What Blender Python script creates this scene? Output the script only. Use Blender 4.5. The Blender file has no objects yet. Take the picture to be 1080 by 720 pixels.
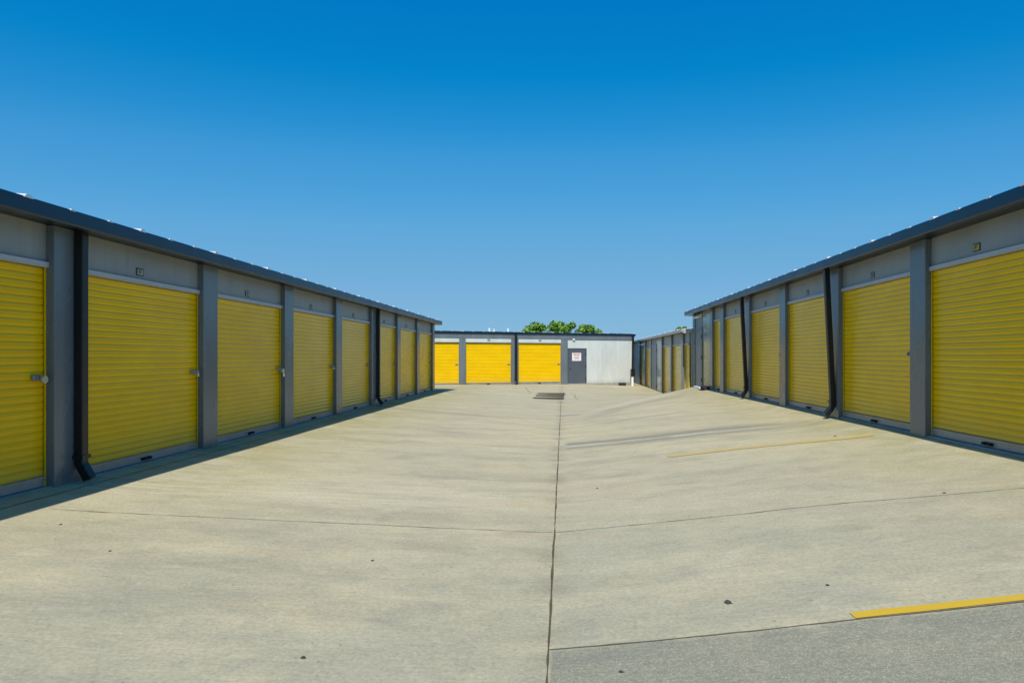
import bpy, math, random
from mathutils import Vector, Matrix, noise as mnoise
random.seed(11)
sc = bpy.context.scene
col = sc.collection
F = 720.0; VX = 594.0; VY = 377.0      # focal length and vanishing point, in pixels of the 1080 px photograph

# ------------------------------------------------------------------ camera, light, sky
cam = bpy.data.cameras.new('camera'); co = bpy.data.objects.new('camera', cam); col.objects.link(co)
cam.sensor_fit = 'HORIZONTAL'; cam.sensor_width = 36; cam.lens = 24
cam.shift_x = -(VX-540)/1080; cam.shift_y = (VY-360)/1080
co.rotation_euler = (math.pi/2, 0, 0); cam.clip_start = .05; cam.clip_end = 3000
sc.camera = co
SUN = Vector((-.080, -.80, 1.0)).normalized()
EL = math.asin(SUN.z); AZ = math.atan2(SUN.x, SUN.y)
w = bpy.data.worlds.new('World'); sc.world = w; w.use_nodes = True
nt = w.node_tree; bg = nt.nodes['Background']
sky = nt.nodes.new('ShaderNodeTexSky'); sky.sky_type = 'NISHITA'; sky.sun_disc = False
sky.sun_elevation = EL; sky.sun_rotation = AZ; sky.air_density = 1.0; sky.dust_density = .25; sky.ozone_density = 2.2
sky.altitude = 50
hs = nt.nodes.new('ShaderNodeHueSaturation'); hs.inputs['Saturation'].default_value = 1.32
hs.inputs['Hue'].default_value = .488; hs.inputs['Value'].default_value = 1.0
SS = .085
sa = nt.nodes.new('ShaderNodeVectorMath'); sa.operation = 'SCALE'; sa.inputs['Scale'].default_value = SS
sb = nt.nodes.new('ShaderNodeVectorMath'); sb.operation = 'SCALE'; sb.inputs['Scale'].default_value = 1/SS
cv = nt.nodes.new('ShaderNodeRGBCurve'); cm = cv.mapping; cm.extend = 'HORIZONTAL'
for ch, pts in ((0, ((0, 0), (.046, .001), (.062, .019), (.078, .049), (.107, .077), (.153, .121), (.234, .160), (.371, .20), (1, .30))), (1, ((0, 0), (.138, .188), (.238, .314), (.289, .352), (.356, .392), (.578, .440), (1, .55))), (2, ((0, 0), (.292, .552), (.429, .668), (.52, .705), (.624, .694), (1, .80)))):
    c_ = cm.curves[ch]
    c_.points[0].location = pts[0]; c_.points[1].location = pts[-1]
    for p_ in pts[1:-1]: c_.points.new(*p_)
    for p_ in c_.points: p_.handle_type = 'VECTOR'
cm.update()
nt.links.new(sky.outputs[0], hs.inputs['Color']); nt.links.new(hs.outputs[0], sa.inputs[0]); nt.links.new(sa.outputs[0], cv.inputs['Color'])
nt.links.new(cv.outputs[0], sb.inputs[0]); nt.links.new(sb.outputs[0], bg.inputs[0])
bg.inputs[1].default_value = SS
sl = bpy.data.lights.new('sun', 'SUN'); sl.energy = 4.6; sl.angle = math.radians(.5); sl.color = (1, .965, .90)
so = bpy.data.objects.new('sun', sl); col.objects.link(so); so.location = (-3, -20, 40)
so.rotation_euler = SUN.to_track_quat('Z', 'Y').to_euler()
vs = sc.view_settings; vs.view_transform = 'Standard'; vs.look = 'None'; vs.exposure = 0; vs.gamma = 1; vs.use_curve_mapping = False
sc.cycles.max_bounces = 6; sc.cycles.diffuse_bounces = 2

# ------------------------------------------------------------------ materials
FA = Vector((-.085, 19.7)); FB = Vector((5.26, 27.2)); FD = (FB-FA).normalized(); FN = Vector((-FD.y, FD.x))   # crest line of the paving
class NT:
    def __init__(s, name):
        m = bpy.data.materials.new(name); m.use_nodes = True; s.m = m; s.t = m.node_tree
        s.b = s.t.nodes['Principled BSDF']
    def n(s, typ, **k):
        x = s.t.nodes.new(typ)
        for a, v in k.items(): setattr(x, a, v)
        return x
    def put(s, sock, v):
        if v is None: return
        if hasattr(v, 'is_output') or isinstance(v, bpy.types.NodeSocket): s.t.links.new(v, sock)
        else:
            if isinstance(v, tuple) and len(v) == 3 and len(sock.default_value) == 4: v = (*v, 1)
            sock.default_value = v
    def math(s, op, a, b=None, c=None, clamp=False):
        x = s.n('ShaderNodeMath', operation=op, use_clamp=clamp)
        s.put(x.inputs[0], a); s.put(x.inputs[1], b); s.put(x.inputs[2], c); return x.outputs[0]
    def mix(s, f, a, b, mode='MIX'):
        x = s.n('ShaderNodeMix', data_type='RGBA', blend_type=mode)
        s.put(x.inputs[0], f); s.put(x.inputs[6], a); s.put(x.inputs[7], b); return x.outputs[2]
    def pos(s, obj=False):
        if obj: return s.n('ShaderNodeTexCoord').outputs['Object']
        return s.n('ShaderNodeNewGeometry').outputs['Position']
    def sep(s, v):
        x = s.n('ShaderNodeSeparateXYZ'); s.put(x.inputs[0], v); return x.outputs
    def scale(s, v, k):
        x = s.n('ShaderNodeVectorMath', operation='MULTIPLY'); s.put(x.inputs[0], v); x.inputs[1].default_value = k; return x.outputs[0]
    def noise(s, v, sc_, detail=4, rough=.6, dist=0):
        x = s.n('ShaderNodeTexNoise'); s.put(x.inputs['Vector'], v); x.inputs['Scale'].default_value = sc_
        x.inputs['Detail'].default_value = detail; x.inputs['Roughness'].default_value = rough; x.inputs['Distortion'].default_value = dist
        return x.outputs[0]
    def rng(s, v, a, b, c=0., d=1., smooth=True):
        x = s.n('ShaderNodeMapRange', interpolation_type='SMOOTHSTEP' if smooth else 'LINEAR'); s.put(x.inputs[0], v)
        for i, q in enumerate((a, b, c, d)): x.inputs[i+1].default_value = q
        return x.outputs[0]
    def bump(s, h, st, d=.01):
        x = s.n('ShaderNodeBump'); x.inputs['Strength'].default_value = st; x.inputs['Distance'].default_value = d
        s.put(x.inputs['Height'], h); s.t.links.new(x.outputs[0], s.b.inputs['Normal'])
    def set(s, **k):
        for a, v in k.items(): s.put(s.b.inputs[a.replace('_', ' ')], v)
        return s.m

def paint(name, c, rough=.45, var=.12, dirt=.25, metal=0, bump=.15, bscale=3., spec=.5, dirtc=(.16, .13, .09), vertical=True, streak=0):
    k = NT(name); P = k.pos(); 
    n1 = k.noise(k.scale(P, (1, 1, .35 if vertical else 1)), 1.7, 5)
    n2 = k.noise(P, 14, 5, .65)
    f = k.rng(n1, .3, .7, 1-var, 1+var*.6)
    cc = k.mix(1, c, k.n('ShaderNodeCombineColor').outputs[0], 'MULTIPLY')
    comb = cc.node.inputs[7].links[0].from_node
    for i in range(3): k.put(comb.inputs[i], f)
    if vertical and streak:
        st = k.noise(k.scale(P, (7, 7, .35)), 1.6, 5, .7)
        cc = k.mix(k.math('MULTIPLY', k.rng(st, .50, .72), streak), cc, tuple(q*.45+.01 for q in c))
        oz = k.sep(k.pos(True))[2]
        sp = k.rng(k.math('SUBTRACT', k.math('MULTIPLY', n2, .55), oz), -.02, .30)
        cc = k.mix(k.math('MULTIPLY', sp, .30), cc, (.20, .18, .13))
    dm = k.math('MULTIPLY', k.rng(n2, .52, .75), dirt)
    cc = k.mix(dm, cc, dirtc)
    k.bump(k.noise(P, bscale, 3, .5), bump, .02)
    return k.set(Base_Color=cc, Roughness=k.rng(n1, .3, .7, rough-.03, rough+.06), Metallic=metal, Specular_IOR_Level=spec)

def concrete_ground():
    k = NT('ground_concrete'); P = k.pos(); x, y, z = k.sep(P)
    big = k.noise(P, .35, 5, .6)
    mid = k.noise(k.scale(P, (.5, 1.3, 1)), 1.1, 6, .65, .4)
    strk = k.noise(k.scale(P, (.22, 1.5, 1)), 1.3, 7, .62, .6)
    strk2 = k.noise(k.scale(P, (.5, 6, 1)), 2.2, 6, .7, .3)
    fine = k.noise(P, 38, 5, .75)
    grit = k.noise(P, 150, 4, .85); broom = k.noise(k.scale(P, (2.5, 42, 1)), 1.2, 5, .75)
    c = k.mix(k.rng(big, .3, .7), (.530, .458, .285), (.470, .416, .272))
    c = k.mix(k.math('MULTIPLY', k.rng(strk, .46, .70), .34), c, (.325, .29, .19))
    c = k.mix(k.math('MULTIPLY', k.rng(strk2, .5, .75), .20), c, (.52, .46, .30))
    c = k.mix(k.math('MULTIPLY', k.rng(mid, .46, .70), .38), c, (.29, .265, .18))
    # trowelled darker centre panels to the right of the long joint, tan iron stain along both walls
    ax = k.math('ABSOLUTE', x)
    tan = k.math('MULTIPLY', k.rng(ax, 2.2, 5.0), k.rng(k.noise(k.scale(P, (.6, 1, 1)), .8, 4), .36, .62))
    tan = k.math('MULTIPLY', tan, k.rng(y, 4.5, 8))
    c = k.mix(k.math('MULTIPLY', tan, .62), c, (.45, .385, .20))
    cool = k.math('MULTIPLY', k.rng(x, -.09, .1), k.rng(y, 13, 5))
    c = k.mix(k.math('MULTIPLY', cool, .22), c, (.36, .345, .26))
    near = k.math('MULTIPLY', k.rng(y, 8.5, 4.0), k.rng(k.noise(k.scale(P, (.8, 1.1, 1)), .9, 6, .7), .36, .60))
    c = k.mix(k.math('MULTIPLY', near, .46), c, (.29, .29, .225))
    blot = k.noise(k.scale(P, (.8, 1.15, 1)), 2.2, 8, .72, .5)
    c = k.mix(k.math('MULTIPLY', k.rng(blot, .48, .68), .32), c, (.26, .25, .19))
    c = k.mix(k.math('MULTIPLY', k.rng(blot, .46, .30), .34), c, (.56, .51, .38))
    rust = k.noise(k.scale(P, (.5, 1., 1)), 1.3, 5, .6)
    c = k.mix(k.math('MULTIPLY', k.rng(rust, .56, .68), .16), c, (.50, .34, .20))
    moss = k.math('MULTIPLY', k.math('MULTIPLY', k.rng(ax, 3.3, 5.1), k.rng(y, 6.0, 9.0)), k.rng(k.noise(k.scale(P, (.8, .9, 1)), 1.7, 6, .7), .42, .62))
    c = k.mix(k.math('MULTIPLY', moss, .45), c, (.30, .28, .085))
    wb = k.math('MULTIPLY', k.math('MULTIPLY', k.rng(y, 7.1, 7.6), k.rng(y, 9.2, 8.1)), k.math('MULTIPLY', k.rng(x, -.3, -1.2), k.rng(strk2, .40, .62)))
    c = k.mix(k.math('MULTIPLY', wb, .5), c, (.60, .53, .38))
    # stain and pale painted light on a slab step along the cross joint at y = 12.9
    right = k.rng(x, -.02, .12)
    wob = k.math('ADD', y, k.math('MULTIPLY', k.math('SUBTRACT', k.noise(P, .9, 3), .5), .22))
    d = k.math('SUBTRACT', wob, 12.98)
    dark = k.math('MULTIPLY', k.math('MULTIPLY', k.math('SUBTRACT', 1., k.rng(k.math('ABSOLUTE', d), .1, .75)), right), k.rng(x, 5.4, 3.2))
    c = k.mix(k.math('MULTIPLY', dark, .75), c, (.16, .155, .12))
    pale = k.math('MULTIPLY', k.math('MULTIPLY', k.math('SUBTRACT', 1., k.rng(k.math('ABSOLUTE', k.math('ADD', d, .05)), .05, .26)), right), k.rng(x, 4.9, 3.6))
    c = k.mix(k.math('MULTIPLY', k.math('MULTIPLY', pale, .75), k.rng(mid, .25, .6)), c, (.58, .52, .37))
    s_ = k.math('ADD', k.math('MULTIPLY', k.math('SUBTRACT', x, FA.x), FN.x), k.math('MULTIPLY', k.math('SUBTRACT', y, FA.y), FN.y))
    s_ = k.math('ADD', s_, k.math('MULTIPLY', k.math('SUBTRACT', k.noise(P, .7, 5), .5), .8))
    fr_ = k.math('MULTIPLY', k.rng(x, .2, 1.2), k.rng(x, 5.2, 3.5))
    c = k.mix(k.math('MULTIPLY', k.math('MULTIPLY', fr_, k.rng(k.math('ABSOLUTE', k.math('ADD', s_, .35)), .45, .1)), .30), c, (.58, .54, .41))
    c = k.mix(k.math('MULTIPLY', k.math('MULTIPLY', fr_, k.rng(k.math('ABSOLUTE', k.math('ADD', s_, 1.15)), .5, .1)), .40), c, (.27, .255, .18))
    # dark wash lines draining to the valley
    wv = k.math('ADD', y, k.math('MULTIPLY', ax, -.42))
    wl = k.noise(k.n('ShaderNodeCombineXYZ').outputs[0], 1, 5, .6)
    cx = wl.node.inputs['Vector'].links[0].from_node
    k.put(cx.inputs[0], k.math('MULTIPLY', wv, 1.15)); k.put(cx.inputs[1], k.math('MULTIPLY', x, .13))
    c = k.mix(k.math('MULTIPLY', k.math('MULTIPLY', k.rng(wl, .55, .70), k.rng(y, 9, 14)), .45), c, (.25, .24, .17))
    # dirt held along the long joint
    jd = k.math('SUBTRACT', 1., k.rng(k.math('ABSOLUTE', k.math('ADD', x, .085)), .0, .22))
    c = k.mix(k.math('MULTIPLY', k.math('MULTIPLY', jd, k.rng(mid, .35, .7)), .5), c, (.27, .23, .15))
    # coarse exposed aggregate bay in the foreground, right of the joint
    yn = k.math('ADD', y, k.math('MULTIPLY', k.math('SUBTRACT', k.noise(P, 7, 4, .7), .5), .16))
    agg = k.math('MULTIPLY', k.math('MULTIPLY', k.rng(x, -.075, -.06), k.rng(yn, 4.0, 3.90)), k.rng(k.noise(P, 1.1, 6, .75), .30, .46, .55, 1.0))
    vor = k.n('ShaderNodeTexVoronoi'); k.put(vor.inputs['Vector'], P); vor.inputs['Scale'].default_value = 150
    vcol = k.math('ADD', k.math('MULTIPLY', k.rng(k.sep(vor.outputs['Color'])[0], .70, .98), .36), k.math('MULTIPLY', grit, .62))
    ac = k.mix(k.rng(vcol, .15, .85), (.25, .236, .170), (.43, .405, .29))
    ac = k.mix(k.math('MULTIPLY', k.rng(mid, .42, .66), .5), ac, (.215, .21, .17))
    c = k.mix(agg, c, ac)
    # small speckle
    sp = k.rng(fine, .25, .75, .74, 1.22, False)
    sp = k.math('MULTIPLY', sp, k.math('MULTIPLY', k.rng(grit, .25, .75, .80, 1.20, False), k.rng(broom, .25, .75, .86, 1.12, False)))
    cb = k.n('ShaderNodeCombineColor')
    for i in range(3): k.put(cb.inputs[i], sp)
    c = k.mix(1, c, cb.outputs[0], 'MULTIPLY')
    pits = k.math('MULTIPLY', k.rng(k.noise(P, 24, 2, .5), .70, .74), .5)
    c = k.mix(pits, c, (.16, .15, .12))
    far = k.math('MAXIMUM', k.rng(ax, 14, 18), k.rng(y, 52, 60))
    c = k.mix(far, c, (.06, .085, .03))
    h = k.math('ADD', k.math('MULTIPLY', fine, .6), k.math('ADD', k.math('MULTIPLY', grit, .35), k.math('MULTIPLY', k.math('MULTIPLY', vor.outputs['Distance'], agg), 1.4)))
    k.bump(h, .35, .006)
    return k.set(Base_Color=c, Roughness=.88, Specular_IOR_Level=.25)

def worn_yellow(name, lo, hi):
    k = NT(name); P = k.pos()
    n = k.noise(P, 9, 6, .75); n2 = k.noise(P, 60, 4, .7); n3 = k.noise(P, 1.3, 2)
    f = k.rng(k.math('ADD', k.math('MULTIPLY', n, .6), k.math('ADD', k.math('MULTIPLY', n2, .25), k.math('MULTIPLY', n3, .25))), lo, hi)
    c = k.mix(f, (.45, .39, .23), (.60, .38, .02))
    k.bump(n2, .3, .004)
    return k.set(Base_Color=c, Roughness=.75)

def yellow_door():
    k = NT('yellow_door_paint'); P = k.pos(); O = k.n('ShaderNodeObjectInfo').outputs['Random']
    n1 = k.noise(k.scale(P, (.8, .8, 2.0)), 1.4, 4); n2 = k.noise(k.scale(P, (1, 1, 9)), 3.2, 4)
    n3 = k.noise(P, 30, 4, .7)
    c = k.mix(k.rng(n1, .3, .7), (.93, .57, .0), (.85, .505, .0))
    c = k.mix(k.math('MULTIPLY', k.rng(O, 0, 1, smooth=False), .30), c, (.70, .43, .02))
    c = k.mix(k.math('MULTIPLY', k.rng(n2, .52, .75), .16), c, (.50, .34, .03))
    c = k.mix(k.math('MULTIPLY', k.rng(n3, .62, .8), .18), c, (.35, .25, .06))
    k.bump(k.noise(k.scale(P, (1, 1, 2.5)), 1.6, 2), .10, .02)
    dust = k.rng(k.math('ADD', k.sep(k.pos(True))[2], k.math('MULTIPLY', n1, .5)), .62, .22)
    c = k.mix(k.math('MULTIPLY', dust, .22), c, (.42, .33, .14))
    return k.set(Base_Color=c, Roughness=k.rng(n1, .3, .7, .15, .21), Specular_IOR_Level=.30, Specular_Tint=(1, .84, .36))

M = dict(
    ground=concrete_ground(), yellow=yellow_door(),
    pil=paint('grey_pilaster_paint', (.145, .175, .195), .26, .12, .02, bump=.06, streak=.30),
    tan=paint('tan_panel_reflection', (.42, .31, .07), .22, .06, .02, bump=.04),  # tan stands in for a yellow reflection on the lower panel
    gloss=paint('glossy_grey_panel', (.30, .33, .34), .13, .06, .02, bump=.04),
    head=paint('shaded_header_paint', (.29, .315, .32), .42, .10, .02, streak=.22),  # shade darkened into the header colour; sunlit back headers use the pale siding
    siding=paint('pale_siding_paint', (.60, .63, .60), .45, .08, .04, streak=.05),
    fascia=paint('blue_black_trim_paint', (.002, .018, .042), .30, .1, .0, bump=.06),
    spout=paint('black_downspout_paint', (.007, .0075, .008), .40, .2, .1),
    roof=paint('bare_metal_roof', (.75, .76, .76), .35, .05, .05, metal=.25),
    lintel=paint('lintel_grey_paint', (.47, .48, .49), .4, .05, .2),
    bar=paint('galvanised_bar', (.36, .37, .37), .42, .15, .4, metal=.3),
    rubber=paint('black_rubber', (.012, .012, .012), .8, .2, .3),
    dark=paint('slot_black', (.010, .009, .007), .8, .1, 0),
    sill=paint('concrete_sill', (.34, .335, .30), .9, .15, .4),
    steel=paint('bright_steel', (.50, .54, .58), .25, .05, .1, metal=.9),
    door=paint('slate_door_paint', (.088, .102, .125), .38, .08, .12),
    bluedoor=paint('blue_grey_door_paint', (.13, .17, .21), .38, .08, .12),
    white=paint('white_paint', (.80, .80, .78), .5, .05, .12),
    lens=paint('lamp_lens', (.85, .86, .84), .25, .04, .05),
    red=paint('red_print', (.55, .06, .05), .5, .05, 0),
    tag=paint('tag_card', (.80, .82, .80), .6, .02, .05),
    tagy=paint('tag_print', (.70, .62, .06), .6, .02, .05),
    platey=paint('plate_yellow', (.58, .48, .07), .5, .05, .1),
    plateg=paint('plate_grey', (.42, .44, .38), .5, .05, .1),
    ink=paint('plate_black', (.02, .025, .02), .5, .05, .05),
    joint=paint('joint_dirt', (.09, .08, .045), .95, .3, .4),
    joint2=paint('joint_fill_pale', (.13, .12, .08), .95, .3, .4),
    line=worn_yellow('worn_yellow_marking', .30, .50), line2=worn_yellow('faded_yellow_marking', .36, .80),
    stone=paint('dark_stone', (.05, .045, .035), .9, .3, .2),
    bark=paint('bark', (.12, .09, .06), .9, .3, .3),
    grate=paint('rusty_grate', (.085, .07, .05), .8, .3, .4),
    mat=paint('dark_mat', (.025, .026, .028), .9, .2, .3),
)
def leaf_mat():
    k = NT('foliage'); P = k.pos(); n = k.noise(P, 1.6, 3); r = k.n('ShaderNodeNewGeometry').outputs['Random Per Island']
    c = k.mix(k.rng(n, .35, .65), (.06, .15, .012), (.17, .32, .022)); c = k.mix(k.math('MULTIPLY', r, .6), c, (.13, .25, .02))
    return k.set(Base_Color=c, Roughness=.55)
M['leaf'] = leaf_mat()

# ------------------------------------------------------------------ mesh helpers
class MB:
    def __init__(s): s.v = []; s.f = []
    def box(s, x0, x1, y0, y1, z0, z1):
        b = len(s.v)
        s.v += [(x0,y0,z0),(x1,y0,z0),(x1,y1,z0),(x0,y1,z0),(x0,y0,z1),(x1,y0,z1),(x1,y1,z1),(x0,y1,z1)]
        s.f += [tuple(b+i for i in q) for q in ((0,3,2,1),(4,5,6,7),(0,1,5,4),(1,2,6,5),(2,3,7,6),(3,0,4,7))]; return s
    def poly(s, pts):
        b = len(s.v); s.v += [tuple(p) for p in pts]; s.f.append(tuple(range(b, b+len(pts)))); return s
    def prism(s, prof, axis, a, b_):
        """closed 2d outline, extruded along an axis from a to b_ (x: prof=(y,z); y: prof=(x,z); z: prof=(x,y))"""
        o = len(s.v); n = len(prof)
        for t in (a, b_):
            for p, q in prof: s.v.append({'x': (t,p,q), 'y': (p,t,q), 'z': (p,q,t)}[axis])
        s.f += [tuple(o+i for i in range(n)), tuple(o+n+i for i in reversed(range(n)))]
        s.f += [(o+i, o+n+i, o+n+(i+1) % n, o+(i+1) % n) for i in range(n)]; return s
    def tube(s, path, w, d=None, n=4, cap=True, twist=math.pi/4):
        d = d or w; o = len(s.v); path = [Vector(p) for p in path]; k = len(path)
        up = Vector((1, 0, 0))
        for i, p in enumerate(path):
            t = (path[min(i+1, k-1)]-path[max(i-1, 0)]).normalized()
            a = up.cross(t).normalized() if abs(up.dot(t)) < .95 else Vector((0,1,0)).cross(t).normalized()
            b = t.cross(a).normalized()
            for j in range(n):
                an = twist+2*math.pi*j/n; r = 1/math.cos(math.pi/n) if n == 4 else 1
                s.v.append(tuple(p + b*(math.cos(an)*w/2*r) + a*(math.sin(an)*d/2*r)))
        for i in range(k-1):
            for j in range(n): s.f.append((o+i*n+j, o+i*n+(j+1) % n, o+(i+1)*n+(j+1) % n, o+(i+1)*n+j))
        if cap: s.f += [tuple(o+j for j in reversed(range(n))), tuple(o+(k-1)*n+j for j in range(n))]
        return s
    def cyl(s, c, r, h, axis='z', n=20):
        pr = [(math.cos(2*math.pi*i/n)*r, math.sin(2*math.pi*i/n)*r) for i in range(n)]
        if axis == 'z': return s.prism([(c[0]+p, c[1]+q) for p, q in pr], 'z', c[2], c[2]+h)
        if axis == 'y': return s.prism([(c[0]+p, c[2]+q) for p, q in pr], 'y', c[1], c[1]+h)
        return s.prism([(c[1]+p, c[2]+q) for p, q in pr], 'x', c[0], c[0]+h)
    def mesh(s, name, mat, smooth=False):
        me = bpy.data.meshes.new(name); me.from_pydata(s.v, [], s.f); me.materials.append(mat)
        import bmesh
        bm = bmesh.new(); bm.from_mesh(me); bmesh.ops.recalc_face_normals(bm, faces=bm.faces); bm.to_mesh(me); bm.free()
        if smooth: me.shade_smooth()
        return me
    def build(s, name, mat, parent=None, bevel=0, smooth=False, loc=None):
        return link(name, s.mesh(name, mat, smooth), parent, bevel, loc)
def link(name, me, parent=None, bevel=0, loc=None):
    o = bpy.data.objects.new(name, me); col.objects.link(o)
    if parent: o.parent = parent
    if loc: o.location = loc
    if bevel:
        m = o.modifiers.new('bevel', 'BEVEL'); m.width = bevel; m.segments = 2; m.limit_method = 'ANGLE'
    return o
def tag(o, label=None, cat=None, group=None, kind=None):
    for k, v in (('label', label), ('category', cat), ('group', group), ('kind', kind)):
        if v: o[k] = v
    return o
def empty(name, loc, rz=0):
    o = bpy.data.objects.new(name, None); col.objects.link(o); o.location = loc; o.rotation_euler = (0, 0, rz)
    o.empty_display_size = .2; return o

# ------------------------------------------------------------------ terrain
def lerp(a, b, t): return a+(b-a)*t
def sst(a, b, v):
    t = max(0, min(1, (v-a)/(b-a))); return t*t*(3-2*t)
PR = [(-5.6,-1.415),(-5.0,-1.455),(-4.53,-1.492),(-2.5,-1.59),(-.6,-1.676),(-.085,-1.695),(.5,-1.645),(1.5,-1.54),(2.7,-1.41),(4.45,-1.262),(5.15,-1.175),(5.3,-1.145)]
def prof(x):
    if x <= PR[0][0]: return PR[0][1]
    for (a, p), (b, q) in zip(PR, PR[1:]):
        if x <= b: return lerp(p, q, (x-a)/(b-a))
    return PR[-1][1]
def zc(y): return lerp(-1.695, -1.60, sst(27.5, 39, y))
def gz(x, y):
    if x < -.085:
        t = sst(27, 39, y)
        z = zc(y) + (prof(x)+1.695)*(1-.75*t)
    else:
        s = FN.dot(Vector((x, y))-FA)
        far = zc(y) - .037*min(x, 6)
        z = lerp(prof(x), far, sst(0, 2.6, s))
    z += .006*mnoise.noise(Vector((x*.5, y*.5, 0))) + .004*mnoise.noise(Vector((x*1.3, y*1.3, 5)))
    return z
def axis(a, b, step, ext):
    v = []; x = a
    while x < b+1e-6: v.append(x); x += step
    return [-q for q in reversed(ext) ] + v + ext
_in = sorted([round(-6.4+.16*i, 4) for i in range(81) if abs(-6.4+.16*i+.085) > .07] + [-.085, -.165, -.005])
xs = [-600,-250,-100,-50,-30,-20,-14,-10,-8,-7] + _in + [7,8,10,14,20,30,50,100,250,600]
ys = [-600,-250,-100,-50,-30,-18,-12,-8] + [round(-5+.2*i, 4) for i in range(276)] + [52,56,62,75,100,150,300,700]
g = MB()
for yy in ys:
    for xx in xs: g.v.append((xx, yy, gz(xx, yy)))
nx = len(xs)
for j in range(len(ys)-1):
    for i in range(nx-1): g.f.append((j*nx+i, j*nx+i+1, (j+1)*nx+i+1, (j+1)*nx+i))
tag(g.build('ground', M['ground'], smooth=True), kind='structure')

import bisect
def gm(x, y):
    i = max(0, min(len(xs)-2, bisect.bisect_right(xs, x)-1)); j_ = max(0, min(len(ys)-2, bisect.bisect_right(ys, y)-1))
    u = (x-xs[i])/(xs[i+1]-xs[i]); v = (y-ys[j_])/(ys[j_+1]-ys[j_])
    q = lambda a, b: g.v[b*len(xs)+a][2]
    return lerp(lerp(q(i, j_), q(i+1, j_), u), lerp(q(i, j_+1), q(i+1, j_+1), u), v)
def strip(mb, pts, w, lift=.004, step=.12, jit=0., wj=0., z=None):
    """a draped strip along a plan polyline"""
    P = []
    for (a, b) in zip(pts, pts[1:]):
        a = Vector(a); b = Vector(b); n = max(1, int((b-a).length/step))
        P += [a.lerp(b, i/n) for i in range(n)]
    P.append(Vector(pts[-1])); o = len(mb.v); n = len(P)
    nd = max(2, int(w/.06)+1) if w > .05 else 2
    for i, p in enumerate(P):
        t = (P[min(i+1, n-1)]-P[max(i-1, 0)]).normalized(); q = Vector((-t.y, t.x))
        off = jit*(mnoise.noise(Vector((p.x*1.7, p.y*1.7, 3.3)))+.5*mnoise.noise(Vector((p.x*9, p.y*9, 1))))
        ww = w*(1+wj*mnoise.noise(Vector((p.x*5, p.y*5, 8))))
        for k in range(nd):
            r = p + q*(off + ww*(k/(nd-1)-.5)); mb.v.append((r.x, r.y, gm(r.x, r.y)+lift))
    for i in range(n-1):
        for k in range(nd-1):
            a = o+i*nd+k; mb.f.append((a, a+1, a+nd+1, a+nd))
    return mb
j = MB()
strip(j, [(-.085, -3), (-.085, 26.7)], .014, jit=.005, wj=.9, step=.06)
j.build('expansion_joint', M['joint'])['kind'] = 'structure'
j = MB()
strip(j, [(-.085, 3.955), (5.12, 3.955)], .012, jit=.008, wj=.8, step=.06)
strip(j, [(-.085, 6.62), (5.12, 6.60)], .009, jit=.012, wj=1.2, step=.06)
strip(j, [(-4.95, 6.60), (-.1, 6.62)], .008, jit=.012, wj=1.3, step=.06)
strip(j, [(-2.0, 36.2), (-1.75, 33.5), (-1.5, 31.4)], .03, jit=.03)
strip(j, [(.35, 32.2), (.55, 30.9), (.50, 29.2), (.62, 28.2)], .025, jit=.04)
strip(j, [(-5.33, -2), (-5.33, 29.8)], .014, jit=.004, wj=.6)
strip(j, [(5.17, -2), (5.17, 27.5)], .012, jit=.004, wj=.6)
j.build('cross_joint', M['joint2'])['kind'] = 'structure'
j = MB(); strip(j, [(-.1, 19.9), (.45, 19.8)], .25, jit=.05, wj=.7)
j.build('joint_patch', M['sill'])['kind'] = 'structure'

y1 = MB(); strip(y1, [(1.70, 4.012), (3.3, 4.014), (5.1, 4.01)], .088, .005, jit=.005, wj=.14)
tag(y1.build('yellow_line', M['line']), kind='structure')
y1 = MB(); strip(y1, [(1.62, 10.55), (3.2, 10.62), (4.85, 10.72)], .20, .006, jit=.01, wj=.15)
tag(y1.build('yellow_line', M['line2']), kind='structure')

# ------------------------------------------------------------------ building kit  (local: x along the wall, -y outwards, z up)
DP = .10        # door plane behind pilaster face
def curtain_mesh(wd, ht):
    mb = MB(); per = .0800; n = int(ht/per); per = ht/n; prof_ = []
    for i in range(n):
        for t, d in ((0, .011), (.04, .0095), (.085, .0048), (.20, .0015), (.5, 0), (.80, .0015), (.915, .0048), (.96, .0095)):
            prof_.append((i*per+t*per, d))
    prof_.append((ht, .011)); cols = 9
    for z, d in prof_:
        for c in range(cols):
            mb.v.append((wd*c/(cols-1), DP+d+.0025*math.sin(c*1.9+z*2), z))
    for i in range(len(prof_)-1):
        for c in range(cols-1): mb.f.append((i*cols+c, i*cols+c+1, (i+1)*cols+c+1, (i+1)*cols+c))
    return mb.mesh('roller_door', M['yellow'], True)
_cache = {}
def cached(key, fn):
    if key not in _cache: _cache[key] = fn()
    return _cache[key]
DH = 2.40
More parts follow.
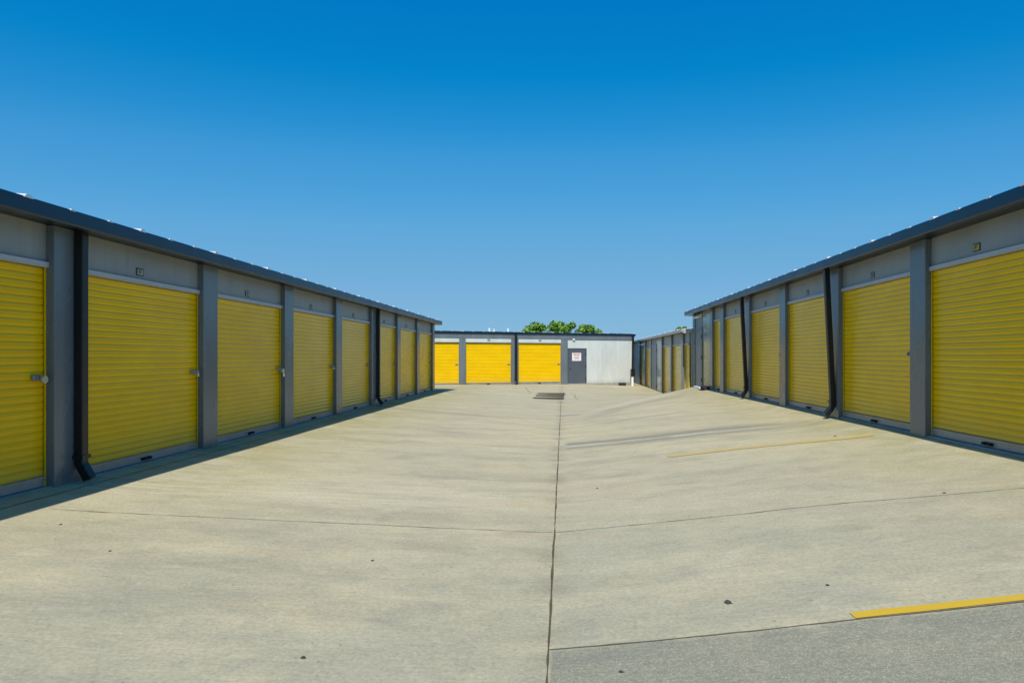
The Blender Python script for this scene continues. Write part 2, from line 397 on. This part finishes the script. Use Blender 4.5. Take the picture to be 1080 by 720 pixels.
def roller_door(parent, x0, x1, latch=True, detail=True):
    wd = round(x1-x0, 2); z0 = .13
    d = link('roller_door', cached(('c', wd), lambda: curtain_mesh(wd, DH-z0)), parent, loc=(x0, 0, z0))
    def bar():
        m = MB(); m.box(.02, wd-.02, DP-.012, DP+.02, -.105, .0); m.box(.02, wd-.02, DP-.03, DP-.012, -.02, -.004); return m.mesh('bottom_bar', M['bar'])
    link('bottom_bar', cached(('b', wd), bar), d)
    link('bottom_seal', cached(('s', wd), lambda: MB().box(.02, wd-.02, DP-.006, DP+.012, -.128, -.106).mesh('bottom_seal', M['rubber'])), d)
    def hdl():
        m = MB(); c = wd/2; m.box(c-.08, c+.08, DP-.055, DP-.013, -.07, -.06); m.box(c-.09, c+.09, DP-.025, DP-.013, -.09, -.05)
        m.box(c-.08, c-.06, DP-.06, DP-.013, -.082, -.048); m.box(c+.06, c+.08, DP-.06, DP-.013, -.082, -.048); return m.mesh('foot_handle', M['rubber'])
    link('foot_handle', cached(('h', wd), hdl), d)
    def guide(xa, xb):
        m = MB(); m.box(xa, xb, DP-.018, DP-.012, -.12, DH-z0); s = xa if xa < wd/2 else xb
        m.box(s-.003, s+.003, DP-.0115, DP+.06, -.12, DH-z0); return m.mesh('guide_rail', M['yellow'])
    for xa, xb in ((.006, .032), (wd-.032, wd-.006)):
        link('guide_rail', cached(('g', wd, xa), lambda: guide(xa, xb)), d)
    for xa, xb in ((-.01, .045), (wd-.045, wd+.01)):
        link('guide_slot', cached(('t', wd, xa), lambda: MB().box(xa, xb, DP+.030, DP+.05, -.12, DH-z0).mesh('guide_slot', M['dark'])), d)
    if latch:
        def lat():
            m = MB(); lx = wd-.30; z = 1.075
            m.box(lx+.10, lx+.20, DP-.013, DP-.004, z-.030, z+.030)            # plate
            m.box(lx+.09, wd-.03, DP-.034, DP-.0135, z-.012, z+.012)       # sliding bolt
            m.box(lx+.12, lx+.14, DP-.060, DP-.0345, z-.03, z+.015)        # thumb tab
            m.box(lx+.102, lx+.116, DP-.040, DP-.0135, z-.022, z+.022); m.box(lx+.18, lx+.196, DP-.040, DP-.0135, z-.022, z+.022)
            return m.mesh('latch', M['bar'])
        link('latch', cached(('l', wd), lat), d, .002)
    return d
def pilaster(parent, x0, x1, top, mat='pil'):
    wd = round(x1-x0, 3)
    def mk():
        m = MB(); r = .012       # folded sheet cover with two shallow creases
        pr = [(0, .16), (0, 0), (wd*.30, 0), (wd*.32, r), (wd*.68, r), (wd*.70, 0), (wd, 0), (wd, .16)] if wd > 1 else [(0, .16), (0, 0), (wd, 0), (wd, .16)]
        m.prism(pr, 'z', -.25, top); return m.mesh('pilaster', M[mat])
    return link('pilaster', cached(('p', wd, top, mat), mk), parent, .006, (x0, 0, 0))
def text_mesh(body, size, mat, name='number'):
    cu = bpy.data.curves.new(name, 'FONT'); cu.body = body; cu.size = size; cu.extrude = .001; cu.align_x = 'CENTER'; cu.align_y = 'CENTER'; cu.offset = size*.015
    to = bpy.data.objects.new(name, cu); col.objects.link(to)
    dg = bpy.context.evaluated_depsgraph_get(); me = bpy.data.meshes.new_from_object(to.evaluated_get(dg))
    bpy.data.objects.remove(to); me.name = name; me.materials.clear(); me.materials.append(M[mat])
    me.transform(Matrix.Rotation(math.pi/2, 4, 'X')); return me
def plate(parent, x, z, num, yellow=False, y=.088):
    pl = MB().box(-.075, .075, -.006, .0, -.05, .05).build('number_plate', M['ink'], parent, .001, loc=(x, y, z))
    MB().box(-.058, .058, -.009, -.0063, -.036, .036).build('plate_face', M['platey' if yellow else 'plateg'], pl)
    link('number', text_mesh(num, .072, 'ink'), pl, loc=(0, -.0105, 0))
    return pl
def header(parent, x0, x1, z0, z1, wd=None):
    m = MB(); m.box(x0, x1, .09, .16, z0, z1)
    m.build('header_panel', M['head'], parent)
def lintel(parent, x0, x1):
    m = MB(); m.box(x0-.02, x1+.02, .055, .0895, DH+.002, DH+.018); m.box(x0-.02, x1+.02, .055, .062, DH+.0185, DH+.062)
    m.build('lintel', M['lintel'], parent, .002)
def downspout(parent, x, top, ytop, ybot, w_=.105, kick=.13):
    m = MB()
    m.tube([(x, ytop, top), (x, ytop, top-.10), (x, ybot, .42 if ytop < ybot-.02 else top-.25), (x, ybot, .22), (x, ybot-.03, .16), (x, ybot-kick, .035)], w_, w_*.95)
    d = m.build('downspout', M['spout'], parent, .010)
    s = MB(); s.box(x-w_/2-.018, x+w_/2+.018, ybot-w_/2-.012, ybot+w_/2+.004, .27, .31); s.build('strap', M['spout'], d)
    return d
def roof(parent, x0, x1, ov, top, depth, fh=.172, fmat='fascia', rise=.22, off=0.):
    # closed gable with ribbed sheet on top, fascia trim along the front eave
    o = .12; yb = depth+.15; mid = depth/2
    m = MB(); m.prism([(-ov+.02, top-.018), (mid, top+rise*1.6), (yb, top-.018), (yb, top-.05), (mid, top+rise*1.6-.04), (-ov+.02, top-.05)], 'x', x0-o, x1+o)
    x = x0-o+.10+off; i = 0
    while x < x1+o-.06:
        big = (i % 3 == 0); h = .034 if big else .020; bw = .065 if big else .045
        for ya, za, yb_, zb in ((-ov-.012, top-.014, mid, top+rise*1.6+.004), (mid, top+rise*1.6+.004, yb, top-.014)):
            b = len(m.v)
            for (yy, zz) in ((ya, za), (yb_, zb)):
                m.v += [(x-bw, yy, zz), (x-bw*.45, yy, zz+h), (x+bw*.45, yy, zz+h), (x+bw, yy, zz)]
            m.f += [(b, b+1, b+5, b+4), (b+1, b+2, b+6, b+5), (b+2, b+3, b+7, b+6), (b+3, b+2, b+1, b), (b+4, b+5, b+6, b+7), (b, b+4, b+7, b+3)]
        x += .61; i += 1
    r = m.build('roof', M['roof'], parent)
    f = MB()
    f.prism([(-ov, top), (-ov-.015, top-.02), (-ov-.015, top-fh+.02), (-ov, top-fh), (-ov+.10, top-fh), (-ov+.10, top-fh+.02), (-ov+.02, top-fh+.03), (-ov+.02, top-.02)], 'x', x0-o, x1+o)
    f.build('fascia', M[fmat], parent, .003)
    s = MB(); s.box(x0-o+.01, x1+o-.01, -ov+.025, .20, top-fh+.035, top-fh+.05); s.build('soffit', M['spout'], parent)
    for xe in (x0-o, x1+o-.03):
        e = MB().prism([(-ov+.05, top-.055), (mid, top+rise*1.6-.045), (yb, top-.055), (yb, top-.20), (mid, top+rise*1.6-.20), (-ov+.05, top-.18)], 'x', xe, xe+.03)
        e.build('rake_trim', M[fmat], parent)
    return r
def shell(parent, x0, x1, top, depth, mat='siding'):
    # back and end walls in vertical ribbed sheet
    m = MB(); t = .06
    def ribs(a, b, f):
        q = a+.15
        while q < b-.1: f(q); q += .30
    m.box(x0, x0+t, .165, depth, -.3, top); m.box(x1-t, x1, .165, depth, -.3, top); m.box(x0+t+.002, x1-t-.002, depth-t, depth, -.3, top)
    ribs(.2, depth, lambda q: (m.box(x0-.014, x0-.001, q-.03, q+.03, -.3, top-.01), m.box(x1+.001, x1+.014, q-.03, q+.03, -.3, top-.01)))
    ribs(x0, x1, lambda q: m.box(q-.03, q+.03, depth+.001, depth+.014, -.3, top-.01))
    mid = depth/2
    for xa in (x0, x1-t):
        m.prism([(.165, top+.001), (depth, top+.001), (mid, top+.30)], 'x', xa+.001, xa+t-.001)
    m.build('wall', M[mat], parent)
    fl = MB(); fl.box(x0+.07, x1-.07, .0+.02, depth-.07, -.3, .018); fl.build('floor_slab', M['sill'], parent)
    dk = MB(); dk.box(x0+.07, x1-.07, .42, .45, .02, top-.02); dk.build('inner_partition', M['dark'], parent)
def man_door(parent, x0, x1, ht, mat, hinge_left=True, y=.03):
    d = MB().box(x0+.05, x1-.05, y, y+.045, .03, ht-.05).build('metal_door', M[mat], parent, .004)
    f = MB(); f.box(x0, x0+.048, y-.02, y+.06, .0, ht); f.box(x1-.048, x1, y-.02, y+.06, 0, ht); f.box(x0+.05, x1-.05, y-.02, y+.06, ht-.048, ht)
    f.box(x0+.05, x1-.05, y-.01, y+.06, .0, .026)
    f.build('door_frame', M[mat], d, .003)
    hx = x0+.052 if hinge_left else x1-.052
    for z in (.3, ht*.5, ht-.35): MB().box(hx-.03, hx+.03, y-.035, y-.0205, z-.07, z+.07).build('hinge', M['ink'], d)
    kx = x1-.13 if hinge_left else x0+.13
    k = MB(); k.cyl((kx, y-.012, .98), .035, .012, 'y'); k.cyl((kx, y-.06, .98), .012, .05, 'y'); k.cyl((kx, y-.085, .98), .032, .035, 'y')
    k.build('door_knob', M['steel'], d, smooth=False)
    return d
def wall_lamp(parent, x, z, y, s=1., L=1.):
    m = MB(); m.prism([(y, z+.09*s), (y-.10*s, z+.09*s), (y-.22*s, z-.02*s), (y-.20*s, z-.06*s), (y, z-.06*s)], 'x', x-.16*s*L, x+.16*s*L)
    l = m.build('wall_lamp', M['white'], parent, .008)
    MB().box(x-.14*s*L, x+.14*s*L, y-.19*s, y-.02*s, z-.075*s, z-.061*s).build('lens', M['lens'], l)
def wall_panel(parent, x0, x1, top, mat, y=.03, rib=.3, name='wall_panel'):
    m = MB(); m.box(x0, x1, y, y+.10, -.25, top)
    q = x0+.10
    while rib and q < x1-.06: m.prism([(q-.022, y+.001), (q-.012, y-.010), (q+.012, y-.010), (q+.022, y+.001)], 'z', -.24, top-.002); q += rib
    return m.build(name, M[mat], parent)

# ---- left building: local x = world Y, origin at world (-5.57, 0, -1.42)
LB = empty('storage_building', (-5.57, 0, -1.42), math.pi/2)
tag(LB, 'long storage building on the left with a row of yellow roller doors in shade', 'building')
LT = 3.008; LOV = .285
piln = [1.27, 4.37, 7.47, 10.57, 13.67, 16.77, 19.87, 22.97, 26.07, 29.17]
nums = {2: '80', 3: '81', 4: '82', 5: '83', 6: '84', 7: '85', 8: '86'}
wids = {6: .58}
for i, a in enumerate(piln):
    b = a+wids.get(i, .44); pilaster(LB, a, b, LT-.14)
    if i+1 < len(piln):
        x0, x1 = b, piln[i+1]
        header(LB, x0, x1, DH+.001, LT-.10); lintel(LB, x0, x1); roller_door(LB, x0, x1)
        if i+1 in nums and i >= 1: plate(LB, (x0+x1)/2-.12, 2.56, nums[i+1], False)
roof(LB, 1.27, 29.61, LOV, LT, 9.0)
shell(LB, 1.27, 29.61, LT-.10, 9.0)
downspout(LB, 7.81, LT-.15, -.060, -.056, kick=.10)
downspout(LB, 20.36, LT-.15, -.062, -.056)

# ---- right building: local x = 27.75 - Y
RY = 27.75
RB = empty('storage_building', (5.26, RY, -1.145), -math.pi/2)
tag(RB, 'long storage building on the right with yellow roller doors and a blue grey side door', 'building')
RT = 3.01; ROV = .30
near = [.52, 3.66, 6.79, 9.92, 13.05, 16.18, 19.31, 22.44]        # near edges (world Y)
rn = {9.92: '87', 13.05: '88', 16.18: '89', 19.31: '90', 6.79: '87'}
for i, a in enumerate(near):
    pilaster(RB, RY-a-.44, RY-a, RT-.14)
    if i+1 < len(near):
        Y0, Y1 = a+.44, near[i+1]; x0, x1 = RY-Y1, RY-Y0
        header(RB, x0, x1, DH+.001, RT-.10); lintel(RB, x0, x1); roller_door(RB, x0, x1)
        if near[i] in rn or i >= 2: plate(RB, (x0+x1)/2-(.25 if i == 2 else .1), 2.57, {2: '87', 3: '88', 4: '89', 5: '90', 6: '91'}.get(i, '91'), i == 2)
# narrow door, pilaster, plain panel, side door, corner pilaster
header(RB, RY-24.10, RY-22.88, DH+.001, RT-.10); lintel(RB, RY-24.10, RY-22.88); roller_door(RB, RY-24.10, RY-22.88)
pilaster(RB, RY-24.54, RY-24.10, RT-.14)
MB().box(RY-25.98, RY-24.54, .05, .15, 1.80, RT-.12).build('wall_panel', M['gloss'], RB)
wall_panel(RB, RY-25.98, RY-24.54, 1.798, 'tan', .052, 0)  # lower part of the panel carries the painted yellow reflection
man_door(RB, RY-27.35, RY-25.98, 2.30, 'bluedoor', hinge_left=False)
MB().box(RY-27.35, RY-25.98, .04, .12, 2.301, RT-.12).build('header_panel', M['bluedoor'], RB)
wall_lamp(RB, RY-26.6, 2.74, .04, .75, 5)
pilaster(RB, 0, .40, RT-.14)
roof(RB, 0, RY-.52, ROV, RT, 9.0, off=.3)
shell(RB, 0, RY-.52, RT-.10, 9.0)
downspout(RB, RY-13.20, RT-.15, -.17, -.055)
downspout(RB, RY-19.46, RT-.15, -.17, -.055)

# ---- lower right building beyond the crest
CY = 49.2
CB = empty('storage_building', (5.07, CY, -1.87), -math.pi/2)
tag(CB, 'lower storage building beyond the crest, with narrow looking yellow doors and two blue grey doors', 'building')
CT = 3.045
def cdoor(Ya, Yb):
    header(CB, CY-Yb, CY-Ya, DH+.001, CT-.10); lintel(CB, CY-Yb, CY-Ya); roller_door(CB, CY-Yb, CY-Ya)
for a, b in ((28.95, 29.4), (32.05, 32.5), (35.1, 35.55), (42.3, 42.75), (45.4, 45.95)): pilaster(CB, CY-b, CY-a, CT-.10)
cdoor(29.4, 32.05); cdoor(32.5, 35.1); cdoor(39.7, 42.3); cdoor(42.75, 45.4)
header(CB, CY-28.95, CY-27.95, DH+.001, CT-.10); lintel(CB, CY-28.95, CY-27.95); roller_door(CB, CY-28.95, CY-27.95, False)
wall_panel(CB, CY-37.2, CY-35.55, CT-.10, 'gloss', .03, 0)
man_door(CB, CY-39.4, CY-37.2, 2.6, 'bluedoor', hinge_left=False)
MB().box(CY-39.4, CY-37.2, .04, .12, 2.601, CT-.10).build('header_panel', M['bluedoor'], CB)
pilaster(CB, CY-39.7, CY-39.4, CT-.10)
man_door(CB, CY-48.6, CY-45.95, 2.6, 'bluedoor', hinge_left=False)
MB().box(CY-48.6, CY-45.95, .04, .12, 2.601, CT-.10).build('header_panel', M['bluedoor'], CB)
wall_lamp(CB, CY-43.2, 2.70, .0, .8, 7)
pilaster(CB, 0, .6, CT-.10)
roof(CB, 0, CY-27.95, .22, CT, 8.0, fh=.13, fmat='lintel')
shell(CB, 0, CY-27.95, CT-.10, 8.0)

# ---- back building, sunlit, turned 23 degrees
A = Vector((-7.05, 37.9)); Dv = Vector((.9205, .3905))
def tx(px):                                   # along-wall distance of a photo column
    k = (px-VX)/F; return (k*A.y-A.x)/(Dv.x-k*Dv.y)
BZ = -1.575
BB = empty('storage_building', (A.x, A.y, BZ), math.atan2(Dv.y, Dv.x))
tag(BB, 'sunlit storage building across the end, with three yellow doors and pale ribbed siding', 'building')
BT = 3.07
e = {n: tx(n) for n in (460, 484.2, 491.2, 539.2, 546.8, 591.8, 598.8, 618.8, 668)}
XE = e[668]
d1a = e[484.2]-2.95; 
pilaster(BB, d1a-.5, d1a, BT-.10)
for a, b, nm in ((d1a, e[484.2], '77'), (e[491.2], e[539.2], '78'), (e[546.8], e[591.8], '79')):
    a = round(a, 2); b = round(b, 2)
    MB().box(a+.001, b-.001, .006, .16, DH+.08, BT-.10).build('header_panel', M['siding'], BB)
    m = MB(); m.box(a+.001, b-.001, .012, .0895, DH+.035, DH+.079); m.build('lintel', M['siding'], BB)
    roller_door(BB, a, b)
    plate(BB, (a+b)/2, 2.575, nm, y=.004)
for a, b in ((e[484.2], e[491.2]), (e[539.2], e[546.8]), (e[591.8], e[598.8])): pilaster(BB, round(a, 2), round(b, 2), BT-.10)
xd0 = e[598.8]+.03; xd1 = e[618.8]
MB().box(e[598.8], xd1, .03, .13, 2.14, BT-.10).build('header_panel', M['siding'], BB)
md = man_door(BB, xd0, xd1, 2.14, 'door', hinge_left=False)
sx = (xd0+xd1)/2-.05
sg = MB().box(sx-.30, sx+.30, .022, .0275, 1.38, 1.86).build('warning_sign', M['white'], md, .001)
rb = MB()
for z, segs, h in ((1.79, ((-.24, -.06), (-.03, .08), (.11, .24)), .035), (1.71, ((-.17, -.03), (0, .18)), .05), (1.62, ((-.20, .20),), .012), (1.55, ((-.15, -.06), (-.03, .14)), .04), (1.47, ((-.17, .02), (.05, .17)), .022)):
    for a, b in segs: rb.box(sx+a, sx+b, .0195, .0217, z-h/2, z+h/2)
rb.build('sign_lettering', M['red'], sg)
wall_panel(BB, xd1, XE, BT-.10, 'siding', .03, .30)
wall_lamp(BB, tx(605), 2.66, .03, .45)
roof(BB, d1a-.5, XE, .06, BT, 9.0, fh=.13, rise=.07)
MB().box(d1a-.5, XE, -.012, -.001, BT-.40, BT-.131).build('eave_trim', M['pil'], BB)
shell(BB, d1a-.5, XE, BT-.10, 9.0)
downspout(BB, tx(543.8), BT-.14, -.06, -.055, w_=.12, kick=.10)
downspout(BB, XE-.08, BT-.14, -.10, -.03, w_=.11, kick=.10)
# roof vents
for px, s in ((521, 1.), (526, .5), (541, .9)):
    x = tx(px); v = MB(); v.cyl((x, .9, BT-.0), .035*s+.01, .10+.08*s, n=14); v.cyl((x, .9, BT+.10+.08*s), .06*s+.01, .04, n=14)
    v.build('roof_vent', M['white'], BB)

# ------------------------------------------------------------------ padlocks (hang from the latches of the left row)
def padlock(x, z, label, rot=0, card=False, big=False):
    o = empty('padlock', (-5.57-.048, x, -1.42+z), math.pi/2)
    tag(o, label, 'padlock', 'padlocks on the left doors')
    o.rotation_euler = (0, rot, math.pi/2) if False else (0, 0, math.pi/2)
    m = MB()
    if big: m.cyl((0, -.045, -.02), .043, .030, 'y', 28)
    else: m.box(-.026, .026, -.038, -.014, -.075, -.022)
    m.build('lock_body', M['steel'], o, .004)
    s = MB(); pts = [(math.cos(t)*.018, -.026, math.sin(t)*.022) for t in [math.pi*i/8 for i in range(9)]]
    s.tube([(.018, -.026, -.03)]+pts+[(-.018, -.026, -.03)], .008, .008, 8); s.build('shackle', M['steel'], o)
    if card:
        c = MB(); c.prism([(-.035, -.02), (.045, .0), (.075, -.15), (-.005, -.17)], 'y', -.055, -.053)
        t = c.build('paper_tag', M['tag'], o)
        c = MB(); c.prism([(-.012, -.05), (.046, -.036), (.058, -.10), (.0, -.115)], 'y', -.0575, -.0555); c.build('tag_print', M['tagy'], t)
    return o
zl = .13+1.075
padlock(7.47-.12, zl, 'round bright steel padlock on the nearest yellow door at the left edge', big=True)
padlock(10.57-.12, zl, 'small dull padlock on the second door from the left edge')
padlock(13.67-.10, zl, 'padlock with a hanging white and yellow tag on the third left door', card=True)
padlock(16.77-.12, zl, 'tiny padlock on the fourth door of the left row')

# ------------------------------------------------------------------ ground furniture
def zg(x, y): return gm(x, y)
# storm drain: pale frame with three dark slotted grates
D = empty('storm_drain', (-.55, 29.2, zg(-.55, 29.2)))
tag(D, 'storm drain of three dark slotted grates in the concrete before the back building', 'drain')
fr = MB()
for (y0, y1, xa, xb) in ((-1.75, -1.15, -.66, .57), (.05, .60, -.62, .59), (1.55, 2.05, -.60, .62)):
    zz = max(zg(-.55+q, 29.2+t) for q in (xa, 0, xb) for t in (y0, y1)) - D.location.z
    g_ = MB()
    g_.box(xa, xb, y0, y1, zz-.05, zz+.006)
    n = 16
    for i in range(n):
        x = xa+(xb-xa)*(i+.5)/n; g_.box(x-.014, x+.014, y0+.02, y1-.02, zz+.0065, zz+.022)
    g_.box(xa, xb, y0, y0+.02, zz+.0065, zz+.024); g_.box(xa, xb, y1-.02, y1, zz+.0065, zz+.024)
    g_.build('grate', M['grate'], D)
    fr.box(xa-.07, xa-.002, y0-.06, y1+.06, zz-.05, zz+.012); fr.box(xb+.002, xb+.07, y0-.06, y1+.06, zz-.05, zz+.012)
fr.build('frame', M['sill'], D)

# keypad post and black box at the right end of the back building
def bworld(x, y):                             # back building local plan -> world
    return Vector((A.x, A.y)) + Dv*x + Vector((-Dv.y, Dv.x))*y
p = bworld(tx(664.6), -.30); z = zg(p.x, p.y)
K = empty('keypad_post', (p.x, p.y, z-.03), math.atan2(Dv.y, Dv.x)); tag(K, 'white post carrying a black keypad box at the right end of the back building', 'keypad post')
MB().cyl((0, 0, 0), .075, .62, n=20).build('post', M['white'], K, .004)
kb = MB(); kb.box(-.10, .10, -.10, .09, .621, 1.04); kb.build('keypad_box', M['spout'], K, .012)
hd = MB(); hd.prism([(-.16, 1.041), (-.12, 1.075), (.09, 1.075), (.09, 1.041)], 'x', -.11, .11); hd.build('hood', M['spout'], K)
p = bworld(tx(655), -.16); z = zg(p.x, p.y)
K = empty('utility_box', (p.x, p.y, z-.02), math.atan2(Dv.y, Dv.x)); tag(K, 'low black box on the ground against the pale siding', 'utility box')
MB().box(-.20, .20, -.12, .12, 0, .17).build('box_body', M['mat'], K, .01); MB().box(-.215, .215, -.135, .135, .171, .20).build('lid', M['mat'], K, .008)

# step and mat at the side door of the right building
z = zg(4.95, 26.6)
K = tag(MB().box(-.11, .11, -.55, .55, -.10, .075).build('door_step', M['white'], None, .015, loc=(5.17, 25.95, zg(5.17, 25.95))), 'small white concrete step at the blue grey door of the right building', 'step')
K = empty('rubber_mat', (5.16, 24.95, zg(5.16, 24.95))); tag(K, 'dark rolled rubber mat lying next to the white step', 'mat')
m = MB(); m.cyl((0, -.35, .075), .085, .7, 'y', 22); m.box(-.16, .0, -.35, .35, .0, .016); m.build('roll', M['mat'], K)

# small stones on the concrete
def stone(px, py, r, label, seedn):
    # find the ground point under the photo pixel by marching along the sight line
    k = (px-VX)/F; q = (py-VY)/F; y = 2.0
    while y < 40 and -q*y > gz(k*y, y): y += .01
    rnd = random.Random(seedn); mb = MB(); n = 9; rings = [(.0, .75), (.35, 1.), (.75, .8), (1.0, .35)]
    for h, rr in rings:
        for i in range(n):
            a = 2*math.pi*i/n; R = r*rr*rnd.uniform(.8, 1.15); mb.v.append((math.cos(a)*R*1.25, math.sin(a)*R, h*r*.8-.002))
    for jx in range(3):
        for i in range(n): mb.f.append((jx*n+i, jx*n+(i+1) % n, (jx+1)*n+(i+1) % n, (jx+1)*n+i))
    mb.f.append(tuple(3*n+i for i in range(n)))
    o = mb.build('stone', M['stone'], None, smooth=True, loc=(k*y, y, gz(k*y, y))); o.rotation_euler = (0, 0, rnd.uniform(0, 6))
    tag(o, label, 'stone', 'small dark stones on the concrete')
stone(768, 636, .024, 'largest dark stone, above the near yellow line in front', 1)
stone(320, 694, .014, 'dark stone lying alone low in the left foreground', 2)
stone(655, 709, .012, 'small stone in the coarse grey bay at the bottom edge', 3)
stone(393, 591, .012, 'small stone on the left slab, midway to the joint', 4)
stone(116, 581, .011, 'small stone on the left slab nearest the shaded wall', 5)
stone(873, 617, .012, 'small stone between the near yellow line and the cross joint', 6)
stone(630, 515, .014, 'small stone just right of the long joint, past the cross joint', 7)
stone(996, 520, .014, 'small stone by the right end of the cross joint', 8)
stone(881, 460, .018, 'small stone beside the faded far yellow line', 9)
stone(64, 553, .012, 'small stone near the edge of the left shadow', 10)

# ------------------------------------------------------------------ trees beyond the back building
def tree(name, x, y, h, crown, label, cat='tree', n=2600, seed=1, leaf=.16, squash=.6):
    rnd = random.Random(seed); z0 = -1.7
    o = empty(name, (x, y, z0)); tag(o, label, cat, 'trees beyond the back building')
    top = h-z0-.0
    t = MB(); pts = []
    for i in range(7):
        f = i/6; pts.append((.12*math.sin(f*4+seed), .1*math.cos(f*3), f*(top*.72)))
    for i in range(6):
        t.tube([pts[i], pts[i+1]], .26*(1-.12*i), n=8, cap=(i in (0, 5)))
    cl = []
    for i in range(15):
        a = rnd.uniform(0, 2*math.pi); r = crown*math.sqrt(rnd.random())*.85
        c = Vector((math.cos(a)*r, math.sin(a)*r, top - crown*squash*(.35+1.1*rnd.random()*(.5+r/crown))))
        cl.append((c, crown*rnd.uniform(.22, .42)))
        t.tube([Vector(pts[3+i % 3]), Vector(pts[3+i % 3]).lerp(c, .5)+Vector((0, 0, .1)), c], .05, n=6)
    t.build('trunk', M['bark'], o, smooth=True)
    f = MB()
    for i in range(n):
        c, r = cl[rnd.randrange(len(cl))]
        d = Vector((rnd.gauss(0, 1), rnd.gauss(0, 1), rnd.gauss(0, 1))).normalized()*r*(rnd.random()**.5)*(1.35 if rnd.random() < .12 else 1); d.z *= .8
        pos = c+d
        if pos.z > top: pos.z = top-rnd.random()*.1
        nrm = (d.normalized()+Vector((rnd.gauss(0, .5), rnd.gauss(0, .5), rnd.gauss(.5, .5)))).normalized()
        a = nrm.orthogonal().normalized(); a = Matrix.Rotation(rnd.uniform(0, 6.3), 3, nrm) @ a; b = nrm.cross(a)
        L = leaf*rnd.uniform(.5, 1.7); W = L*.42
        f.v += [tuple(pos-a*L), tuple(pos+b*W+nrm*.02), tuple(pos+a*L), tuple(pos-b*W+nrm*.02)]
        k = len(f.v); f.f.append((k-4, k-3, k-2, k-1))
    me = bpy.data.meshes.new('crown'); me.from_pydata(f.v, [], f.f); me.materials.append(M['leaf'])
    link('crown', me, o)
    return o
def at(px, y): return (px-VX)/F*y
tree('broadleaf_tree', at(568, 58), 58, (VY-340.5)/F*58, 1.5, 'rounded bright green tree, leftmost above the back roof', seed=3)
tree('broadleaf_tree', at(594, 56), 56, (VY-337.5)/F*56, 1.3, 'tallest bright green tree, in the middle above the back roof', seed=7, squash=.8)
tree('broadleaf_tree', at(616, 60), 60, (VY-342.5)/F*60, .85, 'small green treetop right of the tall one above the back roof', seed=12, n=1500)
tree('broadleaf_tree', at(629, 66), 66, (VY-347.5)/F*66, .55, 'faint low treetop, rightmost of the trees above the back roof', seed=15, n=700)
tree('broadleaf_tree', at(719, 70), 70, (VY-345.)/F*70, .6, 'small treetop peeping over the roof of the lower right building', seed=21, n=1200)
